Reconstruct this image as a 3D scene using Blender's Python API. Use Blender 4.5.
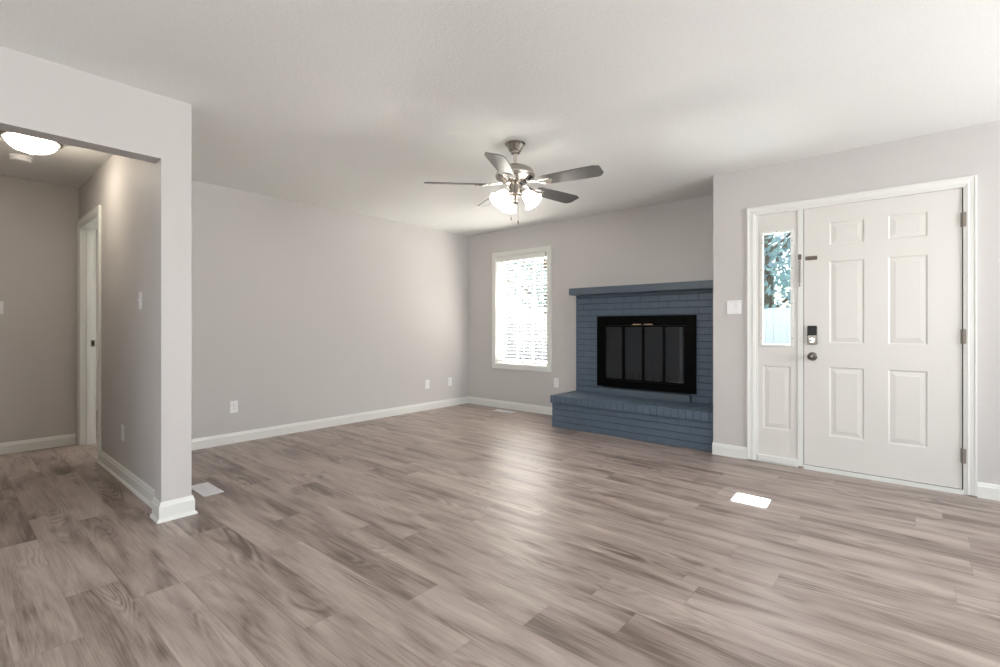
import bpy, bmesh, math, random
from mathutils import Vector, Matrix
random.seed(7)
PI = math.pi
scene = bpy.context.scene
col = scene.collection
for o in list(bpy.data.objects):
    bpy.data.objects.remove(o)

# ---------------------------------------------------------------- camera
YAW = math.atan(413.9 / 483.25)
cd = bpy.data.cameras.new('camera')
cd.sensor_width = 36; cd.lens = 36 * 483.25 / 1000; cd.shift_y = -6.67 / 1000
cd.clip_start = 0.02; cd.clip_end = 300
cam = bpy.data.objects.new('camera', cd); col.objects.link(cam)
cam.location = (0, 0, 1.112); cam.rotation_euler = (PI / 2, 0, YAW)
scene.camera = cam

# ---------------------------------------------------------------- view
vs = scene.view_settings
vs.view_transform = 'Standard'; vs.look = 'None'; vs.gamma = 1.0; vs.use_curve_mapping = False
vs.exposure = 0.56

# ---------------------------------------------------------------- sky, sun, added fill lights
w = bpy.data.worlds.new('sky'); scene.world = w; w.use_nodes = True
nt = w.node_tree; nt.nodes.clear()
sky = nt.nodes.new('ShaderNodeTexSky'); sky.sky_type = 'NISHITA'
sky.sun_disc = False; sky.sun_elevation = math.radians(46); sky.sun_rotation = math.radians(-2)
sky.altitude = 0; sky.air_density = 1; sky.dust_density = 3; sky.ozone_density = 1
bg = nt.nodes.new('ShaderNodeBackground'); bg.inputs['Strength'].default_value = 0.28
wo = nt.nodes.new('ShaderNodeOutputWorld')
nt.links.new(sky.outputs[0], bg.inputs[0]); nt.links.new(bg.outputs[0], wo.inputs[0])

def lamp(name, kind, energy, color, loc, direction=None, size=None, size_y=None, radius=None, spread=None):
    l = bpy.data.lights.new(name, kind); l.energy = energy; l.color = color
    o = bpy.data.objects.new(name, l); col.objects.link(o); o.location = loc
    if direction is not None:
        o.rotation_euler = Vector(direction).to_track_quat('-Z', 'Y').to_euler()
    if kind == 'AREA':
        l.shape = 'RECTANGLE'; l.size = size; l.size_y = size_y
        if spread: l.spread = spread
    if kind == 'POINT': l.shadow_soft_size = radius
    return o
sun = lamp('sun', 'SUN', 60.0, (1, .96, .9), (-2, 12, 12), (0.045, -0.90, -0.935))
lamp('bedroom_fill_light', 'AREA', 14, (0.93, 0.97, 1.0), (-5.75, 3.62, 1.4), (0, -1, 0), 1.0, 1.3)  # added fill behind the hall doorway, brightens its jamb
sun.data.angle = math.radians(0.6)
FILL = (0.96, 0.98, 1.0)
lamp('rear_fill_light', 'AREA', 76, FILL, (-0.2, -3.16, 1.35), (-.1, 1, 1.1), 3.0, 1.7)  # added fill light behind the camera, tilted up at the ceiling
lamp('side_fill_light', 'AREA', 135, FILL, (3.16, 2.7, 1.35), (-1, -.55, .9), 2.6, 1.7)  # added fill light outside the unseen right wall, turned away from the entry wall

# ---------------------------------------------------------------- materials
def lin(c):
    return tuple((v / 255 / 12.92 if v / 255 <= .04045 else ((v / 255 + .055) / 1.055) ** 2.4) for v in c)
def mat(name, rgb, rough=.5, metal=0.0, spec=.5, bump=None, vary=None, emit=None, estr=0, coat=0):
    m = bpy.data.materials.new(name); m.use_nodes = True
    n = m.node_tree.nodes; L = m.node_tree.links; b = n['Principled BSDF']
    c = lin(rgb)
    b.inputs['Base Color'].default_value = (*c, 1); b.inputs['Roughness'].default_value = rough
    b.inputs['Metallic'].default_value = metal; b.inputs['Specular IOR Level'].default_value = spec
    b.inputs['Coat Weight'].default_value = coat
    tc = n.new('ShaderNodeTexCoord')
    if vary:
        sc, amt = vary
        nz = n.new('ShaderNodeTexNoise'); nz.inputs['Scale'].default_value = sc; nz.inputs['Detail'].default_value = 4
        L.new(tc.outputs['Object'], nz.inputs['Vector'])
        mx = n.new('ShaderNodeMix'); mx.data_type = 'RGBA'
        mx.inputs[6].default_value = (*[v * (1 - amt) for v in c], 1); mx.inputs[7].default_value = (*[min(1, v * (1 + amt)) for v in c], 1)
        L.new(nz.outputs['Fac'], mx.inputs[0]); L.new(mx.outputs[2], b.inputs['Base Color'])
    if bump:
        sc, st, dist = bump
        nz = n.new('ShaderNodeTexNoise'); nz.inputs['Scale'].default_value = sc; nz.inputs['Detail'].default_value = 3
        L.new(tc.outputs['Object'], nz.inputs['Vector'])
        bp = n.new('ShaderNodeBump'); bp.inputs['Strength'].default_value = st; bp.inputs['Distance'].default_value = dist
        L.new(nz.outputs['Fac'], bp.inputs['Height']); L.new(bp.outputs[0], b.inputs['Normal'])
    if emit:
        b.inputs['Emission Color'].default_value = (*lin(emit), 1); b.inputs['Emission Strength'].default_value = estr
    return m
def glass_mat(name, tint=(255, 255, 255), gloss=.04, rough=.0):
    m = bpy.data.materials.new(name); m.use_nodes = True
    n = m.node_tree.nodes; L = m.node_tree.links; n.clear()
    tr = n.new('ShaderNodeBsdfTransparent'); tr.inputs[0].default_value = (*lin(tint), 1)
    gl = n.new('ShaderNodeBsdfGlossy'); gl.inputs['Roughness'].default_value = rough
    lw = n.new('ShaderNodeLayerWeight'); lw.inputs[0].default_value = .5
    pw = n.new('ShaderNodeMath'); pw.operation = 'POWER'; L.new(lw.outputs['Facing'], pw.inputs[0]); pw.inputs[1].default_value = 5
    fr = n.new('ShaderNodeMath'); fr.operation = 'MULTIPLY_ADD'; L.new(pw.outputs[0], fr.inputs[0]); fr.inputs[1].default_value = .9; fr.inputs[2].default_value = gloss
    mx = n.new('ShaderNodeMixShader'); o = n.new('ShaderNodeOutputMaterial')
    L.new(fr.outputs[0], mx.inputs[0]); L.new(tr.outputs[0], mx.inputs[1]); L.new(gl.outputs[0], mx.inputs[2]); L.new(mx.outputs[0], o.inputs[0])
    return m

M = {}
M['wall'] = mat('greige_wall_paint', (203, 199, 196), .6, spec=.3, bump=(55, .12, .004))
M['ceiling'] = mat('white_popcorn_ceiling', (239, 239, 236), .9, spec=.1, bump=(75, .26, .010), vary=(90, .06))
M['trim'] = mat('white_semi_gloss_trim', (229, 229, 224), .32)
M['door'] = mat('white_door_paint', (222, 219, 213), .35, bump=(30, .05, .002))
M['jamb'] = mat('white_jamb_paint', (238, 240, 236), .4)
M['plastic'] = mat('white_plastic', (240, 240, 240), .4)
M['slot'] = mat('dark_slot', (40, 38, 36), .6)
M['brick'] = mat('blue_grey_painted_brick', (84, 99, 114), .5, bump=(60, .5, .004), vary=(14, .10))
M['mortar'] = mat('dark_painted_joint', (46, 54, 65), .7, bump=(80, .4, .003))
M['mantel'] = mat('blue_grey_painted_wood', (86, 98, 109), .45, bump=(20, .1, .002))
M['black'] = mat('black_metal_frame', (4, 4, 4), .5, spec=.06)
M['soot'] = mat('sooty_firebox_lining', (44, 48, 50), .9, bump=(30, .5, .006))
M['fireglass'] = glass_mat('smoked_glass', (120, 150, 165), gloss=.08, rough=.03)
M['brass'] = mat('brass', (240, 212, 170), .35, .7)
M['nickel'] = mat('brushed_nickel', (180, 174, 167), .26, 1.0)
M['chrome'] = mat('polished_nickel', (222, 218, 212), .14, 1.0)
M['blade'] = mat('grey_fan_blade', (98, 96, 94), .38, vary=(6, .08))
M['shade'] = mat('frosted_glass_shade', (250, 248, 244), .4, emit=(255, 249, 238), estr=7.0)
M['bowl'] = mat('frosted_glass_bowl', (250, 248, 242), .4, emit=(255, 243, 224), estr=26.0)
M['slat'] = mat('white_blind_slat', (240, 240, 240), .4)
M['bulb'] = mat('bulb', (250, 250, 250), .4, emit=(255, 246, 232), estr=10)
M['sideglass'] = glass_mat('tinted_sidelight_glass', (230, 240, 246))
M['glass'] = glass_mat('clear_glass')
M['keypad'] = mat('black_keypad', (14, 14, 16), .45)
M['vent'] = mat('white_vent_metal', (232, 232, 236), .4)
M['fence'] = mat('white_fence_boards', (188, 190, 192), .7, vary=(5, .06))
M['bark'] = mat('bark', (92, 78, 66), .9, bump=(20, .6, .02), vary=(6, .2))
M['leaf'] = mat('leaf', (122, 142, 142), .6, vary=(1.5, .35))
M['grass'] = mat('grass', (62, 72, 46), .9, vary=(2, .25), bump=(40, .6, .03))
M['siding'] = mat('siding', (198, 200, 200), .7)
M['roof'] = mat('soffit_paint', (190, 188, 184), .7)
M['chain'] = mat('worn_brass_chain', (118, 106, 97), .45, .7)
M['hinge'] = mat('dull_nickel_hinge', (142, 134, 126), .5, .6)
M['bounce'] = mat('pale_bounce_slab', (214, 210, 202), .9, vary=(3, .08))
M['hardware'] = mat('satin_nickel_hardware', (128, 122, 115), .24, 1.0)
M['gap_shade'] = mat('door_gap_shade', (25, 24, 23), .9)

def floor_material():
    m = bpy.data.materials.new('grey_brown_vinyl_planks'); m.use_nodes = True
    n = m.node_tree.nodes; L = m.node_tree.links; b = n['Principled BSDF']
    uv = n.new('ShaderNodeUVMap'); uv.uv_map = 'UVMap'
    tone = n.new('ShaderNodeAttribute'); tone.attribute_name = 'tone'
    seed = n.new('ShaderNodeAttribute'); seed.attribute_name = 'seed'
    sep = n.new('ShaderNodeSeparateXYZ'); L.new(uv.outputs[0], sep.inputs[0])
    def mth(op, a, b_=None, c=None):
        x = n.new('ShaderNodeMath'); x.operation = op
        for i, v in enumerate((a, b_, c)):
            if v is None: continue
            if isinstance(v, (int, float)): x.inputs[i].default_value = v
            else: L.new(v, x.inputs[i])
        return x.outputs[0]
    sh = mth('MULTIPLY', seed.outputs['Fac'], 53.0)
    def vec(su, sv, off=0):
        c = n.new('ShaderNodeCombineXYZ')
        L.new(mth('MULTIPLY_ADD', sep.outputs[0], su, sh), c.inputs[0])
        L.new(mth('MULTIPLY', sep.outputs[1], sv), c.inputs[1])
        L.new(mth('ADD', sh, off), c.inputs[2]); return c.outputs[0]
    def noise(v, sc, det=3, dist=0, rough=.5):
        x = n.new('ShaderNodeTexNoise'); x.inputs['Scale'].default_value = sc; x.inputs['Detail'].default_value = det
        x.inputs['Distortion'].default_value = dist; x.inputs['Roughness'].default_value = rough
        L.new(v, x.inputs['Vector']); return x.outputs['Fac']
    blot = noise(vec(1.0, 5.5), 1.7, 4, .6)
    streak = noise(vec(1.0, 14), 1.6, 5, .5, .6)
    fine = noise(vec(2.0, 75), 2.5, 4, .2, .7)
    # cathedral figure: rings of a distorted distance field
    big = noise(vec(.55, 3.2, 5), 1.6, 2, .3)
    ring = mth('SINE', mth('MULTIPLY', big, 120.0))
    ringm = mth('MULTIPLY', ring, mth('MULTIPLY', mth('SMOOTH_MIN', mth('MAXIMUM', mth('SUBTRACT', noise(vec(.9, 4, 11), 1.5, 1), .52), 0), .15, .02), 5.0))
    vo = n.new('ShaderNodeTexVoronoi'); vo.inputs['Scale'].default_value = 1.0; L.new(vec(1.1, 4.5, 3), vo.inputs['Vector'])
    kn = mth('MAXIMUM', mth('SUBTRACT', .13, vo.outputs['Distance']), 0)
    def cen(x, k): return mth('MULTIPLY', mth('SUBTRACT', x, .5), k)
    s = mth('ADD', cen(blot, 1.35), cen(streak, .75))
    s = mth('ADD', s, cen(fine, .8)); s = mth('ADD', s, mth('MULTIPLY', ringm, .22))
    s = mth('SUBTRACT', s, mth('MULTIPLY', kn, 3.2))
    s = mth('ADD', s, mth('MULTIPLY', mth('SUBTRACT', tone.outputs['Fac'], .5), .25))
    s = mth('ADD', s, .62)
    cr = n.new('ShaderNodeValToRGB'); L.new(s, cr.inputs[0])
    e = cr.color_ramp.elements
    e[0].position = 0.0; e[0].color = (*lin((84, 70, 62)), 1)
    e[1].position = 1.0; e[1].color = (*lin((180, 166, 158)), 1)
    x = e.new(.3); x.color = (*lin((108, 94, 86)), 1)
    x = e.new(.6); x.color = (*lin((152, 137, 129)), 1)
    # seams between planks
    v = sep.outputs[1]
    dv = mth('MINIMUM', v, mth('SUBTRACT', .178, v))
    endd = n.new('ShaderNodeAttribute'); endd.attribute_name = 'plen'
    du = mth('MINIMUM', sep.outputs[0], mth('SUBTRACT', endd.outputs['Fac'], sep.outputs[0]))
    d = mth('MINIMUM', dv, du)
    seam = mth('MULTIPLY', mth('LESS_THAN', d, .0011), .35)
    mx = n.new('ShaderNodeMix'); mx.data_type = 'RGBA'; L.new(seam, mx.inputs[0]); L.new(cr.outputs[0], mx.inputs[6])
    mx.inputs[7].default_value = (*lin((70, 60, 54)), 1)
    L.new(mx.outputs[2], b.inputs['Base Color'])
    rg = mth('ADD', .36, cen(streak, .15)); L.new(rg, b.inputs['Roughness'])
    b.inputs['Specular IOR Level'].default_value = .5
    bp = n.new('ShaderNodeBump'); bp.inputs['Strength'].default_value = .12; bp.inputs['Distance'].default_value = .003
    L.new(fine, bp.inputs['Height']); L.new(bp.outputs[0], b.inputs['Normal'])
    return m
M['floor'] = floor_material()

# ---------------------------------------------------------------- mesh helpers
def box(bm, x0, x1, y0, y1, z0, z1, bev=0, seg=2):
    r = bmesh.ops.create_cube(bm, size=1)
    for v in r['verts']:
        v.co = Vector(((x0 + x1) / 2 + v.co.x * abs(x1 - x0), (y0 + y1) / 2 + v.co.y * abs(y1 - y0), (z0 + z1) / 2 + v.co.z * abs(z1 - z0)))
    if bev:
        es = list({e for v in r['verts'] for e in v.link_edges})
        bmesh.ops.bevel(bm, geom=es, offset=bev, segments=seg, profile=.5, affect='EDGES')
    return r['verts']
def lathe(bm, prof, seg=32, mtx=Matrix.Identity(4), scallop=None):
    rings = []
    for r, z in prof:
        if r < 1e-6:
            rings.append([bm.verts.new(mtx @ Vector((0, 0, z)))])
        else:
            rg = []
            for k in range(seg):
                a = 2 * PI * k / seg
                rr = r
                rg.append(bm.verts.new(mtx @ Vector((rr * math.cos(a), rr * math.sin(a), z))))
            rings.append(rg)
    for A, B in zip(rings, rings[1:]):
        if len(A) == 1 and len(B) == 1: continue
        for k in range(seg):
            k2 = (k + 1) % seg
            if len(A) == 1: bm.faces.new((A[0], B[k], B[k2]))
            elif len(B) == 1: bm.faces.new((A[k], B[0], A[k2]))
            else: bm.faces.new((A[k], B[k], B[k2], A[k2]))
def tube(bm, pts, r, seg=10, cap=True, closed=False):
    pts = [Vector(p) for p in pts]; rings = []; n = len(pts)
    up = Vector((0, 0, 1))
    for i, p in enumerate(pts):
        if closed: d = pts[(i + 1) % n] - pts[i - 1]
        else: d = pts[min(i + 1, n - 1)] - pts[max(i - 1, 0)]
        d.normalize()
        a = d.cross(up if abs(d.z) < .95 else Vector((1, 0, 0))).normalized(); b = d.cross(a)
        rings.append([bm.verts.new(p + r * (math.cos(2 * PI * k / seg) * a + math.sin(2 * PI * k / seg) * b)) for k in range(seg)])
    rng = range(n if closed else n - 1)
    for i in rng:
        A, B = rings[i], rings[(i + 1) % n]
        for k in range(seg): bm.faces.new((A[k], A[(k + 1) % seg], B[(k + 1) % seg], B[k]))
    if cap and not closed: bm.faces.new(rings[0][::-1]); bm.faces.new(rings[-1])
def prism(bm, poly, z0, z1, mtx=Matrix.Identity(4)):
    lo = [bm.verts.new(mtx @ Vector((x, y, z0))) for x, y in poly]; hi = [bm.verts.new(mtx @ Vector((x, y, z1))) for x, y in poly]
    bm.faces.new(lo[::-1]); bm.faces.new(hi); n = len(poly)
    for i in range(n): bm.faces.new((lo[i], lo[(i + 1) % n], hi[(i + 1) % n], hi[i]))
def obj(name, bm, m, parent=None, smooth=False, loc=None, kind=None, bevel=None, solid=None):
    bmesh.ops.recalc_face_normals(bm, faces=bm.faces)
    me = bpy.data.meshes.new(name); bm.to_mesh(me); bm.free(); me.materials.append(m)
    if smooth:
        for p in me.polygons: p.use_smooth = True
    o = bpy.data.objects.new(name, me); col.objects.link(o)
    if parent is not None: o.parent = parent
    if loc: o.location = loc
    if kind: o['kind'] = kind
    if bevel:
        b = o.modifiers.new('bevel', 'BEVEL'); b.width = bevel; b.segments = 2; b.limit_method = 'ANGLE'
    if smooth:
        try: me.set_sharp_from_angle(angle=math.radians(40))
        except Exception: pass
    return o
def bx(name, m, x0, x1, y0, y1, z0, z1, parent=None, kind=None, bev=0):
    bm = bmesh.new(); box(bm, x0, x1, y0, y1, z0, z1, bev); return obj(name, bm, m, parent, kind=kind)
def tag(o, label=None, cat=None, group=None):
    if label: o['label'] = label
    if cat: o['category'] = cat
    if group: o['group'] = group
    return o
def thing(name, label, cat, loc=(0, 0, 0), rotz=0, group=None, kind=None):
    o = bpy.data.objects.new(name, None); col.objects.link(o); o.location = loc; o.rotation_euler = (0, 0, rotz); o.empty_display_size = .1
    if kind: o['kind'] = kind
    return tag(o, label, cat, group)
def dup(root, loc, rotz, label):
    r = root.copy(); col.objects.link(r); r.location = loc; r.rotation_euler = (0, 0, rotz); r['label'] = label
    for ch in list(root.children):
        c = ch.copy(); col.objects.link(c); c.parent = r
        for g in list(ch.children):
            d = g.copy(); col.objects.link(d); d.parent = c
    return r
def S(name, m, boxes, bev=None, label=None):
    bm = bmesh.new()
    for b in boxes: box(bm, *b)
    o = obj(name, bm, m, kind='structure', bevel=bev)
    if label: o['label'] = label
    return o

# ---------------------------------------------------------------- key dimensions
H = 2.434
XL = -4.945            # long left wall of the living room
YB = 5.05              # back wall with window and fireplace
YD = 4.43              # entry wall
XC = -1.34             # corner of the entry wall
XO = -3.265            # face of the wall with the cased opening
XR, YR = 3.1, -3.1     # unseen far sides of the room
XH = -6.04             # end wall of the hall

# ---------------------------------------------------------------- floor
def make_floor():
    bm = bmesh.new(); uvl = bm.loops.layers.uv.new('UVMap')
    tone = bm.faces.layers.float.new('tone'); seed = bm.faces.layers.float.new('seed'); plen = bm.faces.layers.float.new('plen')
    rnd = random.Random(12)
    P, LN = .178, 1.22
    joints = {0: -2.42, -2: -2.262, 4: -1.56, 7: -1.015, 9: -.775, 10: -.458}
    x_lo, x_hi = -8.3, XR
    k0 = math.floor((YR - .523) / P); k1 = math.ceil((YB + .3 - .523) / P)
    for k in range(k0, k1):
        y0 = .523 + k * P; y1 = min(y0 + P, YB + .12)
        if y1 <= y0: continue
        off = joints.get(k, rnd.random() * LN)
        n = math.floor((x_lo - off) / LN)
        while off + n * LN < x_hi:
            a = off + n * LN; b = a + LN; n += 1
            a_, b_ = max(a, x_lo), min(b, x_hi)
            if b_ <= a_: continue
            vsx = [bm.verts.new((x, y, 0)) for x, y in ((a_, y0), (b_, y0), (b_, y1), (a_, y1))]
            f = bm.faces.new(vsx)
            for l, (u, v) in zip(f.loops, ((a_ - a, 0), (b_ - a, 0), (b_ - a, y1 - y0), (a_ - a, y1 - y0))): l[uvl].uv = (u, v)
            f[tone] = min(1, max(0, rnd.gauss(.5, .27))); f[seed] = rnd.random(); f[plen] = LN
            if k == 4 and abs(b + 1.56) < .02: f[tone] = .0
    box(bm, x_lo, x_hi, YR, YB + .12, -.12, -.002)
    me = bpy.data.meshes.new('floor'); bm.to_mesh(me); bm.free(); me.materials.append(M['floor'])
    o = bpy.data.objects.new('floor', me); col.objects.link(o); o['kind'] = 'structure'
make_floor()
S('ceiling', M['ceiling'], [(-8.3, XR, YR, YB + .12, H, H + .15)])

# ---------------------------------------------------------------- walls
WX0, WX1, WZ0, WZ1 = -4.392, -3.520, .604, 2.072      # window opening
S('wall_back', M['wall'], [(XL - .12, WX0, YB, YB + .14, 0, H), (WX1, XC, YB, YB + .14, 0, H), (WX0, WX1, YB, YB + .14, 0, WZ0), (WX0, WX1, YB, YB + .14, WZ1, H)])
S('wall_left', M['wall'], [(XL - .115, XL, .99, YB, 0, H)])
# entry wall with the door and sidelight opening
EX0, EX1, EZ = -1.000, .268, 2.056
bm = bmesh.new()
for b in ((XC, EX0, YD, YD + .14, 0, H), (EX1, XR, YD, YD + .14, 0, H), (EX0, EX1, YD, YD + .14, EZ, H), (XC, XC + .13, YD + .14, YB + .14, 0, H)):
    box(bm, *b)
es = [e for e in bm.edges if all(abs(v.co.x - XC) < 1e-4 and abs(v.co.y - YD) < 1e-4 for v in e.verts)]
bmesh.ops.bevel(bm, geom=es, offset=.012, segments=3, profile=.5, affect='EDGES')
obj('wall_entry', bm, M['wall'], kind='structure')
# wall with the cased opening, its end post and header
OZ, OY1, OY0 = 2.073, .838, -.12
S('wall_opening', M['wall'], [(XO - .125, XO, OY1, .99, 0, H), (XO - .125, XO, OY0, OY1, OZ, H), (XO - .125, XO, YR, OY0, 0, H)])
# hall walls
HY = .885
DX0, DX1, DZ = -5.95, -5.135, 2.052
S('wall_hall_side', M['wall'], [(DX1, XO - .125, HY, .99, 0, H), (DX0, DX1, HY, .99, DZ, H), (XH, DX0, HY, .99, 0, H)])
S('wall_hall_end', M['wall'], [(XH - .12, XH, -2.0, .99, 0, H)])
S('wall_hall_near', M['wall'], [(XH, XO - .125, -2.1, -2.0, 0, H)])
S('wall_bedroom', M['wall'], [(-8.3, -8.2, .99, 3.6, 0, H), (-8.2, -6.3, 3.5, 3.6, 0, H), (-5.2, XL - .115, 3.5, 3.6, 0, H), (-6.3, -5.2, 3.5, 3.6, 0, .7), (-6.3, -5.2, 3.5, 3.6, 2.1, H), (-8.3, XH - .12, .89, .99, 0, H)])  # opening in its back wall added for the bedroom fill light
# unseen sides of the room, each with an opening added to let a fill light in
S('wall_rear', M['wall'], [(XO - .125, -1.75, YR - .12, YR, 0, H), (1.35, XR, YR - .12, YR, 0, H), (-1.75, 1.35, YR - .12, YR, 0, .45), (-1.75, 1.35, YR - .12, YR, 2.25, H)])
S('wall_right', M['wall'], [(XR, XR + .12, YR, 1.35, 0, H), (XR, XR + .12, 4.05, YD + .14, 0, H), (XR, XR + .12, 1.35, 4.05, 0, .45), (XR, XR + .12, 1.35, 4.05, 2.25, H)])

# ---------------------------------------------------------------- baseboards (profile swept along a straight run)
def base_run(bm, p0, p1, nrm, h=.1, t=.014, shoe=False, m0=0, m1=0):
    prof = [(0, 0)]
    if shoe: prof += [(t + .011, 0), (t + .011, .006), (t + .008, .014), (t, .020)]
    else: prof += [(t, 0)]
    prof += [(t, h - .026), (t * .75, h - .018), (t * .62, h - .008), (t * .35, h), (0, h)]
    p0 = Vector(p0); p1 = Vector(p1); n = Vector(nrm); d = (p1 - p0).normalized()
    A = [bm.verts.new(Vector((*(p0 - d * (o * m0) + n * o), z))) for o, z in prof]
    B = [bm.verts.new(Vector((*(p1 + d * (o * m1) + n * o), z))) for o, z in prof]
    k = len(prof)
    for i in range(k): bm.faces.new((A[i], A[(i + 1) % k], B[(i + 1) % k], B[i]))
    bm.faces.new(A[::-1]); bm.faces.new(B)
def baseboard(name, runs):
    bm = bmesh.new()
    for r in runs: base_run(bm, **r)
    return obj(name, bm, M['trim'], kind='structure')
e_ = .0005
baseboard('baseboard_left', [dict(p0=(XL + e_, .99), p1=(XL + e_, YB), nrm=(1, 0), m1=-1)])
baseboard('baseboard_back', [dict(p0=(XL, YB - e_), p1=(-3.055, YB - e_), nrm=(0, -1), m0=-1)])
baseboard('baseboard_entry', [dict(p0=(XC, YD - e_), p1=(-1.062, YD - e_), nrm=(0, -1), m0=0),
                              dict(p0=(.315, YD - e_), p1=(XR, YD - e_), nrm=(0, -1))])
baseboard('baseboard_post', [dict(p0=(XO + e_, OY1), p1=(XO + e_, .99), nrm=(1, 0), shoe=True, h=.11, m0=1, m1=1),
                             dict(p0=(XO - .125, OY1 - e_), p1=(XO, OY1 - e_), nrm=(0, -1), shoe=True, h=.11, m0=0, m1=1),
                             dict(p0=(XO - .125, .99 + e_), p1=(XO, .99 + e_), nrm=(0, 1), shoe=True, h=.11, m0=0, m1=1)])
baseboard('baseboard_hall_side', [dict(p0=(-5.07, HY - e_), p1=(XO - .126, HY - e_), nrm=(0, -1), shoe=True)])
baseboard('baseboard_hall_end', [dict(p0=(XH + e_, -2.0), p1=(XH + e_, .862), nrm=(1, 0))])
baseboard('baseboard_opening', [dict(p0=(XO + e_, YR), p1=(XO + e_, OY0), nrm=(1, 0), shoe=True, h=.11, m1=1)])

# ---------------------------------------------------------------- window in the back wall
def make_window():
    root = thing('window_1', None, None, kind='structure')
    y = YB
    # casing: four mitred flat boards
    bm = bmesh.new(); cw = .066
    X0, X1, Z0, Z1 = -4.457, -3.463, .541, 2.139
    def mitre(a, b, c, d):
        lo = [bm.verts.new((x, y - .018, z)) for x, z in (a, b, c, d)]; hi = [bm.verts.new((x, y + .001, z)) for x, z in (a, b, c, d)]
        bm.faces.new(lo); bm.faces.new(hi[::-1])
        for i in range(4): bm.faces.new((lo[i], hi[i], hi[(i + 1) % 4], lo[(i + 1) % 4]))
    O = [(X0, Z0), (X1, Z0), (X1, Z1), (X0, Z1)]; I = [(X0 + cw, Z0 + cw), (X1 - cw, Z0 + cw), (X1 - cw, Z1 - cw), (X0 + cw, Z1 - cw)]
    for i in range(4): mitre(O[i], O[(i + 1) % 4], I[(i + 1) % 4], I[i])
    obj('window_casing', bm, M['trim'], root, bevel=.003)
    # reveal lining
    bm = bmesh.new()
    box(bm, WX0, WX0 + .008, y, y + .14, WZ0, WZ1); box(bm, WX1 - .008, WX1, y, y + .14, WZ0, WZ1)
    box(bm, WX0, WX1, y, y + .14, WZ0, WZ0 + .008); box(bm, WX0, WX1, y, y + .14, WZ1 - .008, WZ1)
    obj('window_lining', bm, M['trim'], root)
    a, b, c, d = WX0 + .008, WX1 - .008, WZ0 + .008, WZ1 - .008
    mid = 1.335
    for nm, z0, z1, yy in (('sash', mid - .02, d, y + .105), ('sash', c, mid + .02, y + .078)):
        bm = bmesh.new(); s = .042
        box(bm, a, a + s, yy, yy + .026, z0, z1); box(bm, b - s, b, yy, yy + .026, z0, z1)
        box(bm, a + s, b - s, yy, yy + .026, z0, z0 + s); box(bm, a + s, b - s, yy, yy + .026, z1 - s, z1)
        sash = obj(nm, bm, M['trim'], root)
        bm = bmesh.new()
        for i in (1, 2):
            xx = a + s + (b - a - 2 * s) * i / 3; box(bm, xx - .009, xx + .009, yy + .004, yy + .022, z0 + s, z1 - s)
        zz = (z0 + z1) / 2; box(bm, a + s, b - s, yy + .005, yy + .021, zz - .009, zz + .009)
        obj('muntin_grid', bm, M['trim'], sash)
        bx('glass_pane', M['glass'], a + s, b - s, yy + .012, yy + .014, z0 + s, z1 - s, sash)
    bm = bmesh.new(); box(bm, (a + b) / 2 - .03, (a + b) / 2 + .03, y + .07, y + .078, mid - .005, mid + .018); obj('sash_lock', bm, M['nickel'], root)
    # blind
    bl = thing('window_blind', 'white horizontal slat blind hanging inside the back wall window', 'blind', (0, 0, 0))
    bx('head_rail', M['slat'], a + .004, b - .004, y + .004, y + .06, d - .045, d - .001, bl)
    bm = bmesh.new(); box(bm, WX0 - .001 + .009, WX1 - .008, y - .012, y - .002, d - .062, d - .001, .002); obj('valance', bm, M['trim'], bl)
    n = 30; ztop = d - .075; zbot = .668
    for k in range(n):
        z = ztop + (zbot - ztop) * k / (n - 1)
        bm = bmesh.new()
        m_ = 5
        top = []; bot = []
        for i in range(m_ + 1):
            t = i / m_ - .5; yy = y + .034 + t * .05; zz = .003 * (1 - 4 * t * t) + t * .002
            top.append([bm.verts.new((xx, yy, z + zz + .0012)) for xx in (a + .008, b - .008)])
            bot.append([bm.verts.new((xx, yy, z + zz - .0012)) for xx in (a + .008, b - .008)])
        for i in range(m_):
            bm.faces.new((top[i][0], top[i][1], top[i + 1][1], top[i + 1][0])); bm.faces.new((bot[i][0], bot[i + 1][0], bot[i + 1][1], bot[i][1]))
        for g in (0, m_): bm.faces.new((top[g][0], bot[g][0], bot[g][1], top[g][1]))
        for j in (0, 1):
            for i in range(m_): bm.faces.new((top[i][j], top[i + 1][j], bot[i + 1][j], bot[i][j]))
        obj('slat', bm, M['slat'], bl)
    bm = bmesh.new(); vs_ = box(bm, a + .01, b - .01, y + .012, y + .058, .628, .646, .003)
    for v in bm.verts: v.co.z += (-4.0 - v.co.x) * .018 + .004
    obj('bottom_rail', bm, M['slat'], bl)
    for xx in (a + .12, (a + b) / 2, b - .12):
        bm = bmesh.new()
        for yy in (y + .008, y + .06): tube(bm, [(xx, yy, .64), (xx, yy, d - .045)], .0012, 6)
        obj('ladder_cord', bm, M['slat'], bl)
    bm = bmesh.new(); tube(bm, [(a + .06, y - .006, 1.25), (a + .06, y - .006, d - .07)], .004, 8); obj('tilt_wand', bm, M['slat'], bl)
    bm = bmesh.new(); box(bm, b - .018, b - .008, y - .03, y - .0185, d - .05, d - .012, .002); tube(bm, [(b - .013, y - .026, d - .012), (b - .013, y - .03, d + .002)], .003, 6)
    hk = obj('cord_hook', bm, M['nickel'], bl)
make_window()

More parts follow.
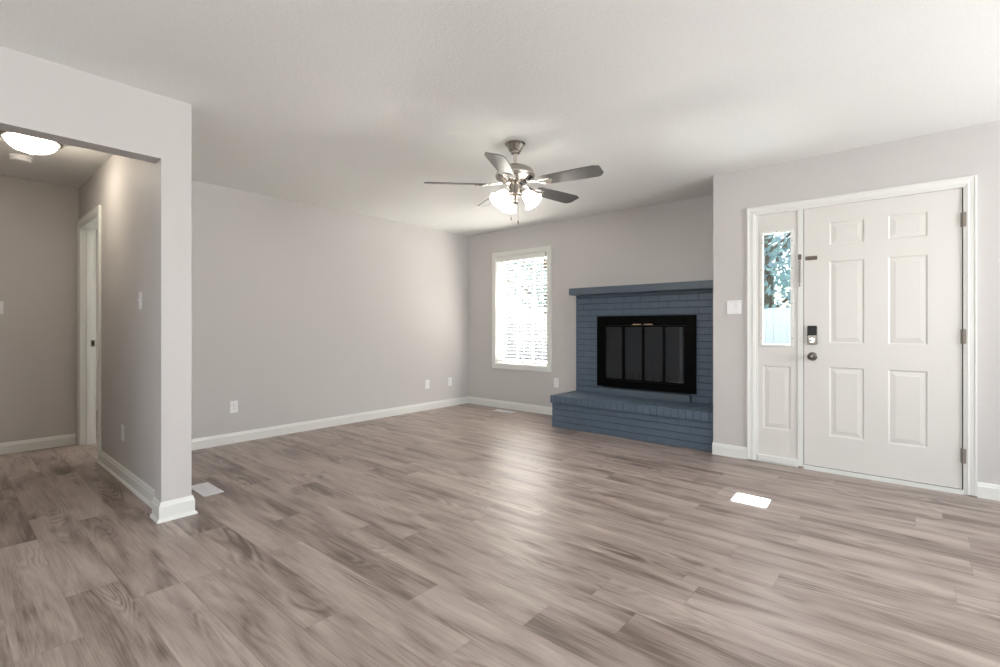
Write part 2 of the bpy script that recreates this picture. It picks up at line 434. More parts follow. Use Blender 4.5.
# ---------------------------------------------------------------- fireplace
def make_fireplace():
    fp = thing('fireplace', 'blue grey painted brick fireplace with raised hearth beside the entry wall', 'fireplace', (-2.2, 4.95, 0))
    inv = Matrix.Translation((2.2, -4.95, 0))
    def F(name, bm, m, parent=None, **k):
        if parent is None: bm.transform(inv); return obj(name, bm, m, fp, **k)
        bm.transform(inv); return obj(name, bm, m, parent, **k)
    x0, x1, yf = -3.052, -1.342, 4.95
    ox0, ox1, oz0, oz1 = -2.70, -1.72, .45, 1.16
    c = .0685; j = .0055
    # backing mortar plane with an opening
    bm = bmesh.new(); yb = yf + .006
    for b in ((x0 + .004, ox0, yb, YB - .002, .352, 1.49), (ox1, x1 - .004, yb, YB - .002, .352, 1.49), (ox0, ox1, yb, YB - .002, .352, oz0), (ox0, ox1, yb, YB - .002, oz1, 1.49)): box(bm, *b)
    bk = F('mortar_joints', bm, M['mortar'])
    bm = bmesh.new(); rnd = random.Random(3)
    z = .354; row = 0
    def brick(xa, xb, za, zb, ya, yb2):
        xa = max(xa, x0); xb = min(xb, x1)
        if xb - xa < .02: return
        dd = rnd.uniform(-.0012, .0012)
        box(bm, xa, xb, ya + dd, yb2, za, zb, .0025, 1)
    while z + c < 1.484:
        off = 0 if row % 2 else -.102
        x = x0 + off
        while x < x1:
            xa, xb = x, x + .203 - .001; za, zb = z, z + c - j
            x += .203
            if zb > oz0 and za < oz1 and xb > ox0 and xa < ox1:
                if xa < ox0: brick(xa, min(xb, ox0), za, zb, yf, YB - .002)
                if xb > ox1: brick(max(xa, ox1), xb, za, zb, yf, YB - .002)
                continue
            brick(xa, xb, za, zb, yf, YB - .002)
        z += c; row += 1
    x = x0
    while x < x1:                                  # cut course under the mantel
        brick(x, x + .203 - .001, z, 1.482, yf, YB - .002); x += .203
    F('brick_surround', bm, M['brick'])
    # mantel
    bm = bmesh.new(); box(bm, -3.072, x1, 4.825, YB - .001, 1.482, 1.560, .004)
    F('mantel_shelf', bm, M['mantel'])
    # hearth body
    bm = bmesh.new(); rnd = random.Random(5)
    yh = 4.477; x0 = -3.070
    box(bm, x0 + .005, x1, yh + .006, yf, 0, .27)
    z = 0.0; row = 0
    hb = bm
    F('hearth_core', bm, M['mortar'])
    bm = bmesh.new()
    rows = 4; ch = .270 / rows
    for r_ in range(rows):
        x = x0 - (0 if r_ % 2 else .102)
        while x < x1:
            xa, xb = max(x, x0), min(x + .203 - .001, x1)
            if xb - xa > .02: box(bm, xa, xb, yh + rnd.uniform(-.001, .001), yh + .09, r_ * ch + .001, (r_ + 1) * ch - j, .0025, 1)
            x += .203
        ya = yh + .095
        while ya < yf + .08:                       # left end of the hearth
            yb_ = min(ya + .2, YB - .002)
            if yb_ - ya > .02: box(bm, x0, x0 + .09, ya, yb_ - j, r_ * ch + .001, (r_ + 1) * ch - j, .0025, 1)
            ya += .203
    F('hearth_wall', bm, M['brick'])
    # rowlock cap
    bm = bmesh.new(); ys = 4.448
    box(bm, x0 - .004, x1, ys + .008, YB - .002, .272, .345)
    F('cap_bed', bm, M['mortar'])
    bm = bmesh.new(); x0 = -3.058; x = x0 - .018; w_ = .0680
    while x < x1 - .01:
        xb = min(x + w_ - .005, x1)
        d1, d2 = rnd.uniform(-.0015, .0015), rnd.uniform(-.001, .001)
        box(bm, x, xb, ys + d1, ys + .198, .270, .352 + d2, .0035, 1)
        box(bm, x, xb, ys + .203, ys + .401, .272, .352 - d2, .0035, 1)
        box(bm, x, xb, ys + .406, YB - .002 if x < x0 + .0 else yf + .05, .272, .352, .0035, 1)
        x += w_
    F('hearth_cap', bm, M['brick'])
    # painted ledge just under the metal frame
    bm = bmesh.new(); box(bm, -2.695, -1.70, 4.90, yf + .004, .353, .425, .004); F('ash_ledge', bm, M['mantel'])
    # firebox
    bm = bmesh.new()
    t = .03; fy = yf + .40
    box(bm, ox0 - .02, ox0, yf + .02, fy, oz0, oz1); box(bm, ox1, ox1 + .02, yf + .02, fy, oz0, oz1)
    box(bm, ox0, ox1, yf + .02, fy, oz0 - .02, oz0); box(bm, ox0, ox1, yf + .02, fy, oz1, oz1 + .02); box(bm, ox0, ox1, fy, fy + .02, oz0, oz1)
    fb = F('firebox', bm, M['soot'])
    bm = bmesh.new()
    for i in range(7):
        xx = -2.45 + i * .08; tube(bm, [(xx, 5.02, .60), (xx, 5.03, .52), (xx, 5.24, .52), (xx, 5.25, .58)], .008, 8)
    for yy in (5.08, 5.2): tube(bm, [(-2.47, yy, .512), (-1.95, yy, .512)], .008, 8)
    for xx, yy in ((-2.45, 5.08), (-1.97, 5.08), (-2.45, 5.2), (-1.97, 5.2)): tube(bm, [(xx, yy, .451), (xx, yy, .512)], .008, 8)
    F('fire_grate', bm, M['black'])
    # metal door surround
    fx0, fx1, fz0, fz1 = -2.752, -1.650, .441, 1.232
    gx0, gx1, gz0, gz1 = -2.658, -1.748, .520, 1.128
    y0, y1 = 4.915, 4.949
    bm = bmesh.new()
    box(bm, fx0, gx0, y0, y1, fz0, fz1); box(bm, gx1, fx1, y0, y1, fz0, fz1)
    box(bm, gx0, gx1, y0, y1, fz0, gz0); box(bm, gx0, gx1, y0, y1, gz1, fz1)
    fr = F('fire_screen_frame', bm, M['black'], bevel=.003)
    n = 4; wd = (gx1 - gx0) / n
    for i in range(n):
        a, b = gx0 + i * wd + .001, gx0 + (i + 1) * wd - .001
        bm = bmesh.new(); s = .012; yy = y0 + .006 + (.004 if i in (1, 2) else 0)
        box(bm, a, a + s, yy, yy + .016, gz0 + .002, gz1 - .002); box(bm, b - s, b, yy, yy + .016, gz0 + .002, gz1 - .002)
        box(bm, a + s, b - s, yy, yy + .016, gz0 + .002, gz0 + .016); box(bm, a + s, b - s, yy, yy + .016, gz1 - .016, gz1 - .002)
        dr = F('bifold_door', bm, M['black'])
        bm = bmesh.new(); box(bm, a + s, b - s, yy + .007, yy + .011, gz0 + .016, gz1 - .016); g = F('glass_pane', bm, M['fireglass'], dr)
        if i in (1, 2):
            bm = bmesh.new(); cx = (b - .062) if i == 1 else (a + .062)
            box(bm, cx - .047, cx + .047, yy - .018, yy - .010, gz1 + .005, gz1 + .014, .002)
            for dx in (-.035, .035): box(bm, cx + dx - .004, cx + dx + .004, yy - .011, yy, gz1 + .006, gz1 + .014)
            F('door_handle', bm, M['brass'], dr)
    return fp
make_fireplace()

# ---------------------------------------------------------------- entry door, sidelight, casing
def panelled(bm, x0, x1, z0, z1, y0, y1, panels, depth=.005):
    """slab with face towards -y; panels are recessed-and-raised fields cut in its front"""
    xs = sorted({x0, x1, *[p[0] for p in panels], *[p[1] for p in panels]}); zs = sorted({z0, z1, *[p[2] for p in panels], *[p[3] for p in panels]})
    for i in range(len(xs) - 1):
        for k in range(len(zs) - 1):
            a, b, c, d = xs[i], xs[i + 1], zs[k], zs[k + 1]
            inside = any(p[0] - 1e-5 <= a and b <= p[1] + 1e-5 and p[2] - 1e-5 <= c and d <= p[3] + 1e-5 for p in panels)
            if not inside: bm.faces.new([bm.verts.new(v) for v in ((a, y0, c), (b, y0, c), (b, y0, d), (a, y0, d))])
    for a, b, c, d in panels:
        rings = []
        for ins, dy in ((0, 0), (.004, .0005), (.012, depth), (.017, depth), (.040, .0025), (.044, .0015)):
            rings.append([bm.verts.new(v) for v in ((a + ins, y0 + dy, c + ins), (b - ins, y0 + dy, c + ins), (b - ins, y0 + dy, d - ins), (a + ins, y0 + dy, d - ins))])
        for A, B in zip(rings, rings[1:]):
            for q in range(4): bm.faces.new((A[q], A[(q + 1) % 4], B[(q + 1) % 4], B[q]))
        bm.faces.new(rings[-1])
    P = [(x0, z0), (x1, z0), (x1, z1), (x0, z1)]
    F_ = [bm.verts.new((x, y0, z)) for x, z in P]; B_ = [bm.verts.new((x, y1, z)) for x, z in P]
    bm.faces.new(B_[::-1])
    for q in range(4): bm.faces.new((F_[q], B_[q], B_[(q + 1) % 4], F_[(q + 1) % 4]))
    bmesh.ops.remove_doubles(bm, verts=bm.verts, dist=1e-5)

def make_entry():
    root = thing('door_1', None, None, kind='structure'); yf = YD + .004
    bm = bmesh.new(); pans = []
    for a, b in ((-.493, -.274), (-.143, .075)):
        pans += [(a, b, 1.733, 1.911), (a, b, .985, 1.615), (a, b, .275, .808)]
    panelled(bm, -.655, .243, .034, 2.036, yf, yf + .042, pans)
    leaf = obj('door_leaf', bm, M['door'], root)
    # hardware on the leaf
    bm = bmesh.new(); box(bm, -.632, -.566, yf - .020, yf, .975, 1.118, .006, 3); lk = obj('deadbolt', bm, M['hardware'], leaf)
    bm = bmesh.new(); box(bm, -.630, -.568, yf - .026, yf - .004, 1.046, 1.120, .006, 3); obj('keypad_cover', bm, M['keypad'], lk)
    bm = bmesh.new(); mt = Matrix.Translation((-.599, yf - .02, 1.008)) @ Matrix.Rotation(PI / 2, 4, 'X')
    lathe(bm, [(0, 0), (.022, 0), (.022, .006), (.019, .009), (0, .009)], 24, mt)
    box(bm, -.621, -.577, yf - .045, yf - .028, 1.000, 1.016, .004, 2); obj('thumb_turn', bm, M['chrome'], lk, smooth=True)
    bm = bmesh.new(); mt = Matrix.Translation((-.599, yf, .882)) @ Matrix.Rotation(PI / 2, 4, 'X')
    lathe(bm, [(0, 0), (.033, 0), (.033, .004), (.028, .008), (.014, .011), (.012, .030), (.020, .036), (.027, .046), (.028, .056), (.024, .065), (.012, .069), (0, .070)], 32, mt)
    obj('door_knob', bm, M['hardware'], leaf, smooth=True)
    bm = bmesh.new(); box(bm, -.645, -.567, yf - .006, yf, 1.632, 1.662, .002); box(bm, -.636, -.576, yf - .010, yf - .005, 1.640, 1.654, .002)
    obj('chain_track', bm, M['chain'], leaf)
    for z in (1.775, 1.0, .21):
        bm = bmesh.new(); tube(bm, [(.2465, YD - .008, z), (.2465, YD - .008, z + .095)], .0058, 10)
        for q in range(1, 4): tube(bm, [(.2465, YD - .008, z + q * .0237 - .0008), (.2465, YD - .008, z + q * .0237 + .0008)], .0063, 10)
        box(bm, .235, .246, yf - .0015, yf + .001, z, z + .095); box(bm, .2475, .262, YD - .0172, YD - .0148, z, z + .095)
        obj('hinge', bm, M['hinge'], root)
    # jambs, mullion and head
    bm = bmesh.new()
    box(bm, .2495, .268, YD - .001, YD + .139, 0, EZ); box(bm, EX0, -.983, YD - .001, YD + .139, 0, EZ)
    box(bm, -.983, .2495, YD - .001, YD + .139, 2.040, EZ); box(bm, -.695, -.659, YD - .001, YD + .139, .012, 2.04)
    box(bm, -.659, -.640, YD + .048, YD + .139, .03, 2.04); box(bm, .230, .2495, YD + .048, YD + .139, .03, 2.04)
    box(bm, -.640, .230, YD + .048, YD + .139, 2.015, 2.04)
    obj('door_frame', bm, M['trim'], root)
    bm = bmesh.new(); box(bm, -.657, .2495, YD - .012, YD + .139, 0, .029, .002); obj('threshold', bm, M['trim'], root)
    bm = bmesh.new(); box(bm, -.655, .243, YD + .012, YD + .03, .029, .034); box(bm, .2435, .2493, YD + .012, YD + .03, .03, 2.04); box(bm, -.6588, -.6553, YD + .012, YD + .03, .03, 2.04); box(bm, -.655, .243, YD + .012, YD + .03, 2.0365, 2.0398); obj('gap_shade_strips', bm, M['gap_shade'], root)  # dark strips colour in the shade of the gaps around the door
    # sidelight
    sl = thing('window_2', None, None, kind='structure')
    bm = bmesh.new(); gy = YD + .008
    gx0, gx1, gz0, gz1 = -.948, -.744, .968, 1.876
    a, b = -.983, -.695
    box(bm, a, gx0, gy, gy + .045, .03, 2.04); box(bm, gx1, b, gy, gy + .045, .03, 2.04); box(bm, gx0, gx1, gy, gy + .045, gz1, 2.04)
    panelled(bm, gx0, gx1, .03, gz0, gy, gy + .045, [(gx0 + .001, gx1 - .001, .278, .797)])
    obj('sidelight_panel', bm, M['door'], sl)
    bm = bmesh.new(); box(bm, a, b, YD - .012, gy, .012, .062, .003); box(bm, a, b, YD - .001, YD + .139, 0, .03); obj('sidelight_sill', bm, M['trim'], sl)
    bm = bmesh.new(); s = .016; yy = gy - .008
    box(bm, gx0 - s, gx0 + .003, yy, gy, gz0 - s, gz1 + s); box(bm, gx1 - .003, gx1 + s, yy, gy, gz0 - s, gz1 + s)
    box(bm, gx0, gx1, yy, gy, gz0 - s, gz0 + .003); box(bm, gx0, gx1, yy, gy, gz1 - .003, gz1 + s)
    gf = obj('glazing_frame', bm, M['trim'], sl, bevel=.002)
    bm = bmesh.new()
    for z in (1.02, 1.30, 1.58, 1.80):
        for x in (gx0 - .008, gx1 + .008):
            lathe(bm, [(0, 0), (.0035, 0), (.0035, .002), (0, .002)], 10, Matrix.Translation((x, yy, z)) @ Matrix.Rotation(PI / 2, 4, 'X'))
    lathe(bm, [(0, 0), (.0035, 0), (.0035, .002), (0, .002)], 10, Matrix.Translation(((gx0 + gx1) / 2, yy, gz1 + .008)) @ Matrix.Rotation(PI / 2, 4, 'X'))
    obj('frame_screws', bm, M['slot'], gf)
    bx('glass_pane', M['sideglass'], gx0, gx1, gy + .022, gy + .026, gz0, gz1, sl)
    # casing with a stepped profile around both
    bm = bmesh.new()
    O = (-1.061, .314, 2.102)
    prof = [(0, 0), (0, .017), (.010, .0175), (.016, .014), (.034, .0125), (.044, .015), (.055, .011), (.066, .008), (.066, 0)]
    path = [((O[0], 0), (1, 0)), ((O[0], O[2]), (1, -1)), ((O[1], O[2]), (-1, -1)), ((O[1], 0), (-1, 0))]
    rings = [[bm.verts.new((p[0] + d[0] * o, YD - t, p[1] + d[1] * o)) for o, t in prof] for p, d in path]
    for A, B in zip(rings, rings[1:]):
        k = len(prof)
        for i in range(k): bm.faces.new((A[i], A[(i + 1) % k], B[(i + 1) % k], B[i]))
    bm.faces.new(rings[0]); bm.faces.new(rings[-1][::-1])
    for v in bm.verts:
        if v.co.z < .001: v.co.z = .008
    obj('trim_1', bm, M['trim'], kind='structure')
    # chain hanging from its mount on the mullion
    ch = thing('door_chain', 'short metal security chain hanging from the post between sidelight and front door', 'door chain', (-.683, YD - .001, 1.655))
    bm = bmesh.new(); box(bm, -.011, .011, -.006, 0, -.012, .028, .002); tube(bm, [(0, -.006, .004), (0, -.014, .002)], .005, 8); obj('mount', bm, M['chain'], ch)
    bm = bmesh.new(); n = 15
    for i in range(n):
        zc = -.008 - i * .0135; pts = []
        for q in range(12):
            a = 2 * PI * q / 12; u = .0085 * math.cos(a); v = .0095 * math.sin(a)
            pts.append((u, -.012, zc + v) if i % 2 else (0, -.012 + u, zc + v))
        tube(bm, pts, .0017, 6, closed=True)
    obj('chain_links', bm, M['chain'], ch)
    bm = bmesh.new(); lathe(bm, [(0, 0), (.006, .001), (.006, .004), (.003, .007), (.003, .012), (0, .013)], 12, Matrix.Translation((0, -.012, -.224))); obj('slide_button', bm, M['chain'], ch, smooth=True)
make_entry()

# ---------------------------------------------------------------- hall doorway
def make_hall_door():
    r = thing('door_2', None, None, kind='structure')
    bm = bmesh.new(); yj = .995
    box(bm, DX0, DX0 + .016, HY - .003, yj, 0, DZ); box(bm, DX1 - .016, DX1, HY - .003, yj, 0, DZ); box(bm, DX0, DX1, HY - .003, yj, DZ - .016, DZ)
    box(bm, DX0 + .016, DX0 + .027, .925, .955, 0, DZ - .016); box(bm, DX1 - .027, DX1 - .016, .925, .955, 0, DZ - .016)
    obj('door_frame', bm, M['jamb'], r)
    bm = bmesh.new()
    prof = [(0, 0), (0, .016), (.010, .0165), (.016, .013), (.036, .012), (.046, .014), (.054, .009), (.064, .007), (.064, 0)]
    x0, x1, z1 = DX0 - .055, DX1 + .060, 2.112
    path = [((x0, 0), (1, 0)), ((x0, z1), (1, -1)), ((x1, z1), (-1, -1)), ((x1, 0), (-1, 0))]
    rings = [[bm.verts.new((p[0] + d[0] * o, HY - t, p[1] + d[1] * o)) for o, t in prof] for p, d in path]
    for A, B in zip(rings, rings[1:]):
        k = len(prof)
        for i in range(k): bm.faces.new((A[i], A[(i + 1) % k], B[(i + 1) % k], B[i]))
    bm.faces.new(rings[0]); bm.faces.new(rings[-1][::-1])
    obj('door_casing', bm, M['jamb'], r)
    bm = bmesh.new(); box(bm, DX0 + .016, DX0 + .018, .958, .988, .925, .985); sp = obj('strike_plate', bm, M['nickel'], r)
    bm = bmesh.new(); box(bm, DX0 + .0175, DX0 + .0185, .966, .980, .94, .97); obj('latch_hole', bm, M['slot'], sp)
make_hall_door()

# ---------------------------------------------------------------- outlets and switches (built facing -y, then turned)
def make_outlet(label, loc, rotz):
    t = thing('wall_outlet', label, 'outlet', loc, rotz, 'white duplex wall outlets')
    bm = bmesh.new(); box(bm, -.035, .035, -.006, 0, -.0575, .0575, .003, 2); obj('cover_plate', bm, M['plastic'], t)
    for s in (-1, 1):
        bm = bmesh.new(); prism(bm, [(math.cos(a) * .0172, max(-.0135, min(.0135, math.sin(a) * .0172))) for a in [2 * PI * q / 24 for q in range(24)]], 0, .0018, Matrix.Translation((0, -.006, s * .0195)) @ Matrix.Rotation(PI / 2, 4, 'X'))
        rc = obj('receptacle', bm, M['plastic'], t)
        bm = bmesh.new()
        for dx, hh in ((-.0065, .008), (.0065, .0065)): box(bm, dx - .001, dx + .001, -.0082, -.0077, s * .0195 + .002 - hh / 2 + .002, s * .0195 + .002 + hh / 2 + .002)
        lathe(bm, [(0, 0), (.0025, 0), (.0025, .0004), (0, .0004)], 10, Matrix.Translation((0, -.0078, s * .0195 - .007)) @ Matrix.Rotation(PI / 2, 4, 'X'))
        obj('slots', bm, M['slot'], rc)
    bm = bmesh.new(); lathe(bm, [(0, 0), (.003, 0), (.0025, .001), (0, .0012)], 12, Matrix.Translation((0, -.006, 0)) @ Matrix.Rotation(PI / 2, 4, 'X')); obj('screw', bm, M['nickel'], t)
    return t
o1 = make_outlet('white wall outlet low on the long left wall, nearest the opening post', (XL, 1.856, .346), PI / 2)
dup(o1, (XL, 4.276, .343), PI / 2, 'white wall outlet on the long left wall, second from the back corner')
dup(o1, (XL, 4.690, .344), PI / 2, 'white wall outlet on the long left wall, closest to the back corner')
dup(o1, (-3.395, YB, .412), 0, 'white wall outlet below the window, just above the left end of the hearth')
dup(o1, (-4.362, HY, .343), 0, 'white wall outlet low on the hall wall under the light switch')

def make_switch(label, loc, rotz, gangs=1):
    t = thing('light_switch', label, 'light switch', loc, rotz)
    w2 = .035 if gangs == 1 else .058
    bm = bmesh.new(); box(bm, -w2, w2, -.006, 0, -.0575, .0575, .003, 2); obj('cover_plate', bm, M['plastic'], t)
    for g in range(gangs):
        cx = 0 if gangs == 1 else (-.023 if g == 0 else .023)
        if gangs == 2 and g == 1:
            bm = bmesh.new(); box(bm, cx - .0165, cx + .0165, -.009, -.005, -.033, .033, .002, 2)
            for v in bm.verts:
                if v.co.y < -.007: v.co.y -= .0025 * (v.co.z / .033)
            obj('rocker', bm, M['plastic'], t)
        else:
            bm = bmesh.new(); box(bm, cx - .005, cx + .005, -.0075, -.005, -.012, .012, .0008, 1); vs_ = box(bm, cx - .0035, cx + .0035, -.019, -.006, -.001, .009, .0012, 2)
            obj('toggle', bm, M['plastic'], t)
        bm = bmesh.new()
        bm.free()
        for s in (-1, 1):
            bm = bmesh.new(); lathe(bm, [(0, 0), (.003, 0), (.0025, .001), (0, .0012)], 12, Matrix.Translation((cx, -.006, s * .042)) @ Matrix.Rotation(PI / 2, 4, 'X'))
            obj('screw', bm, M['nickel'], t)
    return t
make_switch('white two-gang light switch plate on the entry wall left of the front door', (-1.164, YD, 1.279), 0, 2)
make_switch('white toggle light switch on the hall side wall right of the doorway', (-3.888, HY, 1.287), 0)
make_switch('white light switch on the hall end wall at the left edge of the picture', (XH, .350, 1.278), PI / 2)

# ---------------------------------------------------------------- floor vents
def make_register(label, loc, L_=.30, W_=.13):
    t = thing('floor_vent', label, 'floor vent', loc, 0, 'white floor vents')
    bm = bmesh.new()
    a, b = L_ / 2, W_ / 2; s = .022
    box(bm, -a, a, -b, -b + s, 0, .005); box(bm, -a, a, b - s, b, 0, .005); box(bm, -a, -a + s, -b + s, b - s, 0, .005); box(bm, a - s, a, -b + s, b - s, 0, .005)
    obj('vent_frame', bm, M['vent'], t, bevel=.0015)
    bm = bmesh.new(); n = 22
    for i in range(n):
        x = -a + s + (2 * a - 2 * s) * (i + .5) / n; box(bm, x - .0042, x + .0042, -b + s, b - s, .0015, .004)
    box(bm, -a + s, a - s, -.004, .004, .0015, .0045)
    obj('louvres', bm, M['vent'], t)
    bm = bmesh.new(); box(bm, -a + s, a - s, -b + s, b - s, .0002, .001); obj('damper', bm, M['slot'], t)
    return t
r1 = make_register('white metal floor vent behind the opening post', (-3.678, 1.2, 0), .30, .125)
dup(r1, (-4.09, 4.865, 0), 0, 'white metal floor vent under the window by the back wall')

# ---------------------------------------------------------------- ceiling fan
def make_fan():
    C = Vector((-2.181, 2.714, H))
    fan = thing('ceiling_fan', 'brushed nickel ceiling fan with five grey blades and three frosted lamp shades', 'ceiling fan', tuple(C))
    zb = 2.135 - H                                   # blade plane, from the ceiling
    bm = bmesh.new(); lathe(bm, [(0, 0), (.070, 0), (.074, -.004), (.074, -.010), (.066, -.014), (.060, -.022), (.046, -.052), (.041, -.060), (.036, -.064), (0, -.064)], 40); obj('canopy', bm, M['nickel'], fan, smooth=True)
    bm = bmesh.new(); lathe(bm, [(0, -.063), (.034, -.064), (.036, -.072), (.026, -.080), (.0135, -.082), (.0135, -.160), (.026, -.167), (.028, -.182), (0, -.182)], 24); obj('downrod', bm, M['chrome'], fan, smooth=True)
    bm = bmesh.new(); lathe(bm, [(0, -.163), (.045, -.165), (.088, -.173), (.120, -.190), (.137, -.219), (.140, -.238), (.136, -.256), (.112, -.272), (.080, -.284), (.070, -.290), (0, -.290)], 48); mh = obj('motor_housing', bm, M['nickel'], fan, smooth=True)
    bm = bmesh.new(); lathe(bm, [(.1385, -.226), (.1425, -.228), (.1425, -.240), (.1385, -.242)], 48); obj('trim_band', bm, M['chrome'], mh, smooth=True)
    bm = bmesh.new(); lathe(bm, [(0, -.288), (.072, -.289), (.074, -.296), (.058, -.300), (.048, -.305), (.048, -.366), (.052, -.371), (.044, -.380), (.026, -.384), (0, -.384)], 32); obj('switch_housing', bm, M['nickel'], fan, smooth=True)
    bm = bmesh.new(); lathe(bm, [(0, -.383), (.022, -.384), (.026, -.392), (.018, -.404), (.022, -.418), (.024, -.428), (.018, -.436), (.005, -.440), (0, -.441)], 20); obj('finial', bm, M['nickel'], fan, smooth=True)
    base = YAW + math.radians(-31.2)
    for k in range(5):
        a = base + k * 2 * PI / 5
        rot = Matrix.Rotation(a, 4, 'Z')
        # iron
        bm = bmesh.new(); T = rot
        pz = zb
        poly = [(.095, -.020), (.15, -.011), (.19, -.014), (.225, -.034), (.275, -.030), (.290, -.012), (.290, .012), (.275, .030), (.225, .034), (.19, .014), (.15, .011), (.095, .020)]
        lo = []; hi = []
        pitch = math.radians(-13.5)
        for x, y in poly:
            wgt = min(1, max(0, (x - .12) / .09)); yy = y * math.cos(pitch * wgt); z = pz - .010 + math.sin(pitch * wgt) * y + (1 - wgt) * .022
            lo.append(bm.verts.new(T @ Vector((x, yy, z - .0035)))); hi.append(bm.verts.new(T @ Vector((x, yy, z + .0035))))
        bm.faces.new(lo[::-1]); bm.faces.new(hi)
        for i in range(len(poly)): bm.faces.new((lo[i], lo[(i + 1) % len(poly)], hi[(i + 1) % len(poly)], hi[i]))
        blade_rot = rot @ Matrix.Translation((0, 0, pz)) @ Matrix.Rotation(pitch, 4, 'X')
        for x, y in ((.235, -.022), (.235, .022), (.275, 0)): lathe(bm, [(0, -.017), (.006, -.0165), (.007, -.012), (0, -.012)], 10, blade_rot @ Matrix.Translation((x, y, 0)))
        iron = obj('blade_iron', bm, M['chrome'], fan, bevel=.0015)
        bm = bmesh.new()
        R = .65
        out = [(.205, -.040), (.225, -.053), (.30, -.058), (.45, -.065), (.605, -.068), (.648, -.052), (R, .030), (.628, .060), (.60, .068), (.45, .065), (.30, .058), (.225, .053), (.205, .040)]
        prism(bm, out, -.0055, .0015, blade_rot)
        obj('blade', bm, M['blade'], iron, bevel=.0015)
    # light kit
    for k, ca in enumerate((-27, 112, 214)):
        a = YAW + math.radians(ca)
        d = Vector((math.cos(a), math.sin(a), 0)); tilt = math.radians(42)
        ax = (d * math.sin(tilt) + Vector((0, 0, -math.cos(tilt)))).normalized()
        p0 = Vector((0, 0, -.345)) + d * .045; p1 = p0 + d * .012 + Vector((0, 0, .004)); p2 = p1 + ax * .018
        bm = bmesh.new(); tube(bm, [p0, p1, p2], .009, 12)
        q = ax.to_track_quat('Z', 'Y').to_matrix().to_4x4(); mt = Matrix.Translation(p2) @ q
        lathe(bm, [(0, -.006), (.020, -.005), (.026, .004), (.027, .022), (.024, .024), (0, .024)], 24, mt)
        arm = obj('lamp_arm', bm, M['chrome'], fan, smooth=True)
        bm = bmesh.new()
        prof = [(.022, .012), (.028, .018), (.038, .036), (.046, .058), (.052, .080), (.060, .100), (.070, .114), (.068, .115), (.057, .101), (.049, .080), (.043, .058), (.035, .037), (.025, .020)]
        rings = []
        seg = 40
        for r, z in prof:
            rings.append([bm.verts.new(mt @ Vector(((r * (1 + .05 * math.cos(8 * 2 * PI * s / seg) * max(0, (z - .07) / .045))) * math.cos(2 * PI * s / seg), (r * (1 + .05 * math.cos(8 * 2 * PI * s / seg) * max(0, (z - .07) / .045))) * math.sin(2 * PI * s / seg), z))) for s in range(seg)])
        for A, B in zip(rings, rings[1:]):
            for s in range(seg): bm.faces.new((A[s], A[(s + 1) % seg], B[(s + 1) % seg], B[s]))
        sh = obj('lamp_shade', bm, M['shade'], arm, smooth=True)
        bm = bmesh.new(); lathe(bm, [(0, .02), (.012, .022), (.014, .035), (.024, .055), (.027, .070), (.020, .088), (0, .096)], 20, mt); obj('bulb', bm, M['bulb'], arm, smooth=True)
        pw = C + p2 + ax * .09
        lamp('fan_lamp_light', 'POINT', 20.0, (1, .965, .91), tuple(pw), radius=.015)
    # pull chains
    for (dx, dy, ln) in ((-.030, -.040, .20), (.020, -.046, .225)):
        a0 = Vector((math.cos(YAW), math.sin(YAW), 0)); a1 = Vector((-math.sin(YAW), math.cos(YAW), 0))
        p = a0 * dx + a1 * dy
        bm = bmesh.new(); tube(bm, [(p.x, p.y, -.345), (p.x, p.y, -.345 - ln)], .0011, 6)
        lathe(bm, [(0, 0), (.004, .002), (.0055, .012), (.003, .024), (0, .026)], 10, Matrix.Translation((p.x, p.y, -.345 - ln - .02)))
        obj('pull_chain', bm, M['hinge'], fan)
make_fan()

# ---------------------------------------------------------------- hall ceiling light and smoke detector
t = thing('flush_ceiling_light', 'glowing frosted glass bowl light with nickel ring on the hall ceiling', 'ceiling light', (-4.62, .43, H))
bm = bmesh.new(); lathe(bm, [(0, 0), (.122, 0), (.158, -.022), (.164, -.034), (.160, -.042), (.144, -.045), (.136, -.036), (0, -.030)], 48); obj('mounting_ring', bm, M['nickel'], t, smooth=True)
bm = bmesh.new(); lathe(bm, [(.138, -.040), (.133, -.060), (.116, -.083), (.090, -.102), (.055, -.114), (0, -.118)], 48); obj('glass_bowl', bm, M['bowl'], t, smooth=True)
bm = bmesh.new(); lathe(bm, [(0, -.117), (.013, -.118), (.015, -.124), (.009, -.130), (.010, -.136), (0, -.142)], 20); obj('finial', bm, M['nickel'], t, smooth=True)
t = thing('smoke_detector', 'round white smoke detector on the hall ceiling behind the bowl light', 'smoke detector', (-5.27, .43, H))
bm = bmesh.new(); lathe(bm, [(0, 0), (.070, 0), (.070, -.010), (.066, -.014), (0, -.014)], 36); obj('mounting_base', bm, M['plastic'], t, smooth=True)
bm = bmesh.new(); lathe(bm, [(.064, -.013), (.064, -.026), (.056, -.038), (.030, -.043), (0, -.043)], 36); obj('sensor_housing', bm, M['plastic'], t, smooth=True)

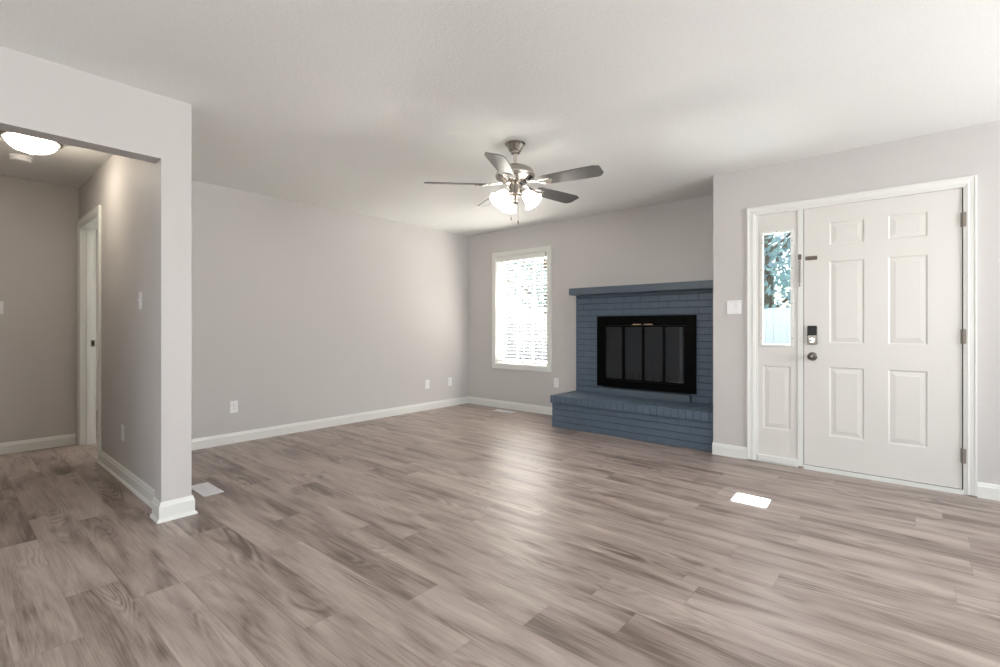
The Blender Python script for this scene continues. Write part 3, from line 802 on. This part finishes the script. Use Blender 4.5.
# ---------------------------------------------------------------- outdoors
S('ground', M['grass'], [(-60, 40, YB + .16, 70, -.35, -.20)])
S('bounce_slab', M['bounce'], [(-12, 6, YB + .17, 9.5, -.20, -.16)])  # unseen pale slab, added to bounce sunlight through the blind onto the ceiling
S('porch_roof', M['roof'], [(-9, XR + .12, YD + .145, 6.05, 2.835, 2.96)])
fb = bmesh.new()
fence = thing('board_fence', 'pale board fence across the yard outside the entry sidelight', 'fence', (0, 13, -.2))
x = -22
k = 0
bm = bmesh.new()
while x < 6:
    box(bm, x, x + .135, 0, .02, .03, 1.75 + .01 * (k % 3)); x += .142; k += 1
obj('fence_boards', bm, M['fence'], fence)
bm = bmesh.new()
for z in (.3, 1.4): box(bm, -22, 6, .02, .06, z, z + .09)
obj('fence_rails', bm, M['fence'], fence)
for i in range(12):
    bm = bmesh.new(); box(bm, -22 + i * 2.4, -22 + i * 2.4 + .1, .06, .16, 0, 1.7); obj('fence_post', bm, M['fence'], fence)
def tree(label, loc, h, r, seed):
    rnd = random.Random(seed)
    t = thing('leafy_tree', label, 'tree', loc, 0, 'trees beyond the yard fence')
    bm = bmesh.new(); pts = [(0, 0, 0), (.05, .02, h * .25), (-.04, .05, h * .5), (.05, 0, h * .75)]
    tube(bm, pts, .16, 12)
    for i in range(7):
        a = rnd.uniform(0, 2 * PI); z = h * rnd.uniform(.25, .6); tube(bm, [(0, 0, z), (math.cos(a) * r * .35, math.sin(a) * r * .35, z + h * .13), (math.cos(a) * r * .75, math.sin(a) * r * .75, z + h * .2)], .05, 7)
    obj('trunk', bm, M['bark'], t)
    vsl = []; fs = []
    for c in range(70):
        a = rnd.uniform(0, 2 * PI); u = rnd.uniform(-1, 1); rr = rnd.uniform(.25, 1) ** .5
        cx, cy, cz = math.cos(a) * math.sqrt(1 - u * u) * r * rr, math.sin(a) * math.sqrt(1 - u * u) * r * rr, h * .62 + u * h * .38 * rr
        for q in range(75):
            p = Vector((cx + rnd.gauss(0, .38), cy + rnd.gauss(0, .38), cz + rnd.gauss(0, .32)))
            n1 = Vector((rnd.gauss(0, 1), rnd.gauss(0, 1), rnd.gauss(0, 1))).normalized(); n2 = n1.orthogonal().normalized(); s = rnd.uniform(.07, .13)
            b0 = len(vsl); vsl += [p - n1 * s, p + n2 * s * .5, p + n1 * s, p - n2 * s * .5]; fs.append((b0, b0 + 1, b0 + 2, b0 + 3))
    me = bpy.data.meshes.new('foliage'); me.from_pydata(vsl, [], fs); me.materials.append(M['leaf'])
    o = bpy.data.objects.new('foliage', me); col.objects.link(o); o.parent = t
tree('leafy green tree beyond the yard fence, seen through the sidelight', (-3.4, 16.5, -.2), 6.5, 3.0, 1)
tree('leafy green tree beyond the fence, left of the one behind the sidelight', (-13, 18.5, -.2), 7.5, 3.4, 2)
tree('leafy green tree beyond the fence, farthest left behind the window blind', (-23.5, 20, -.2), 8.0, 3.6, 3)
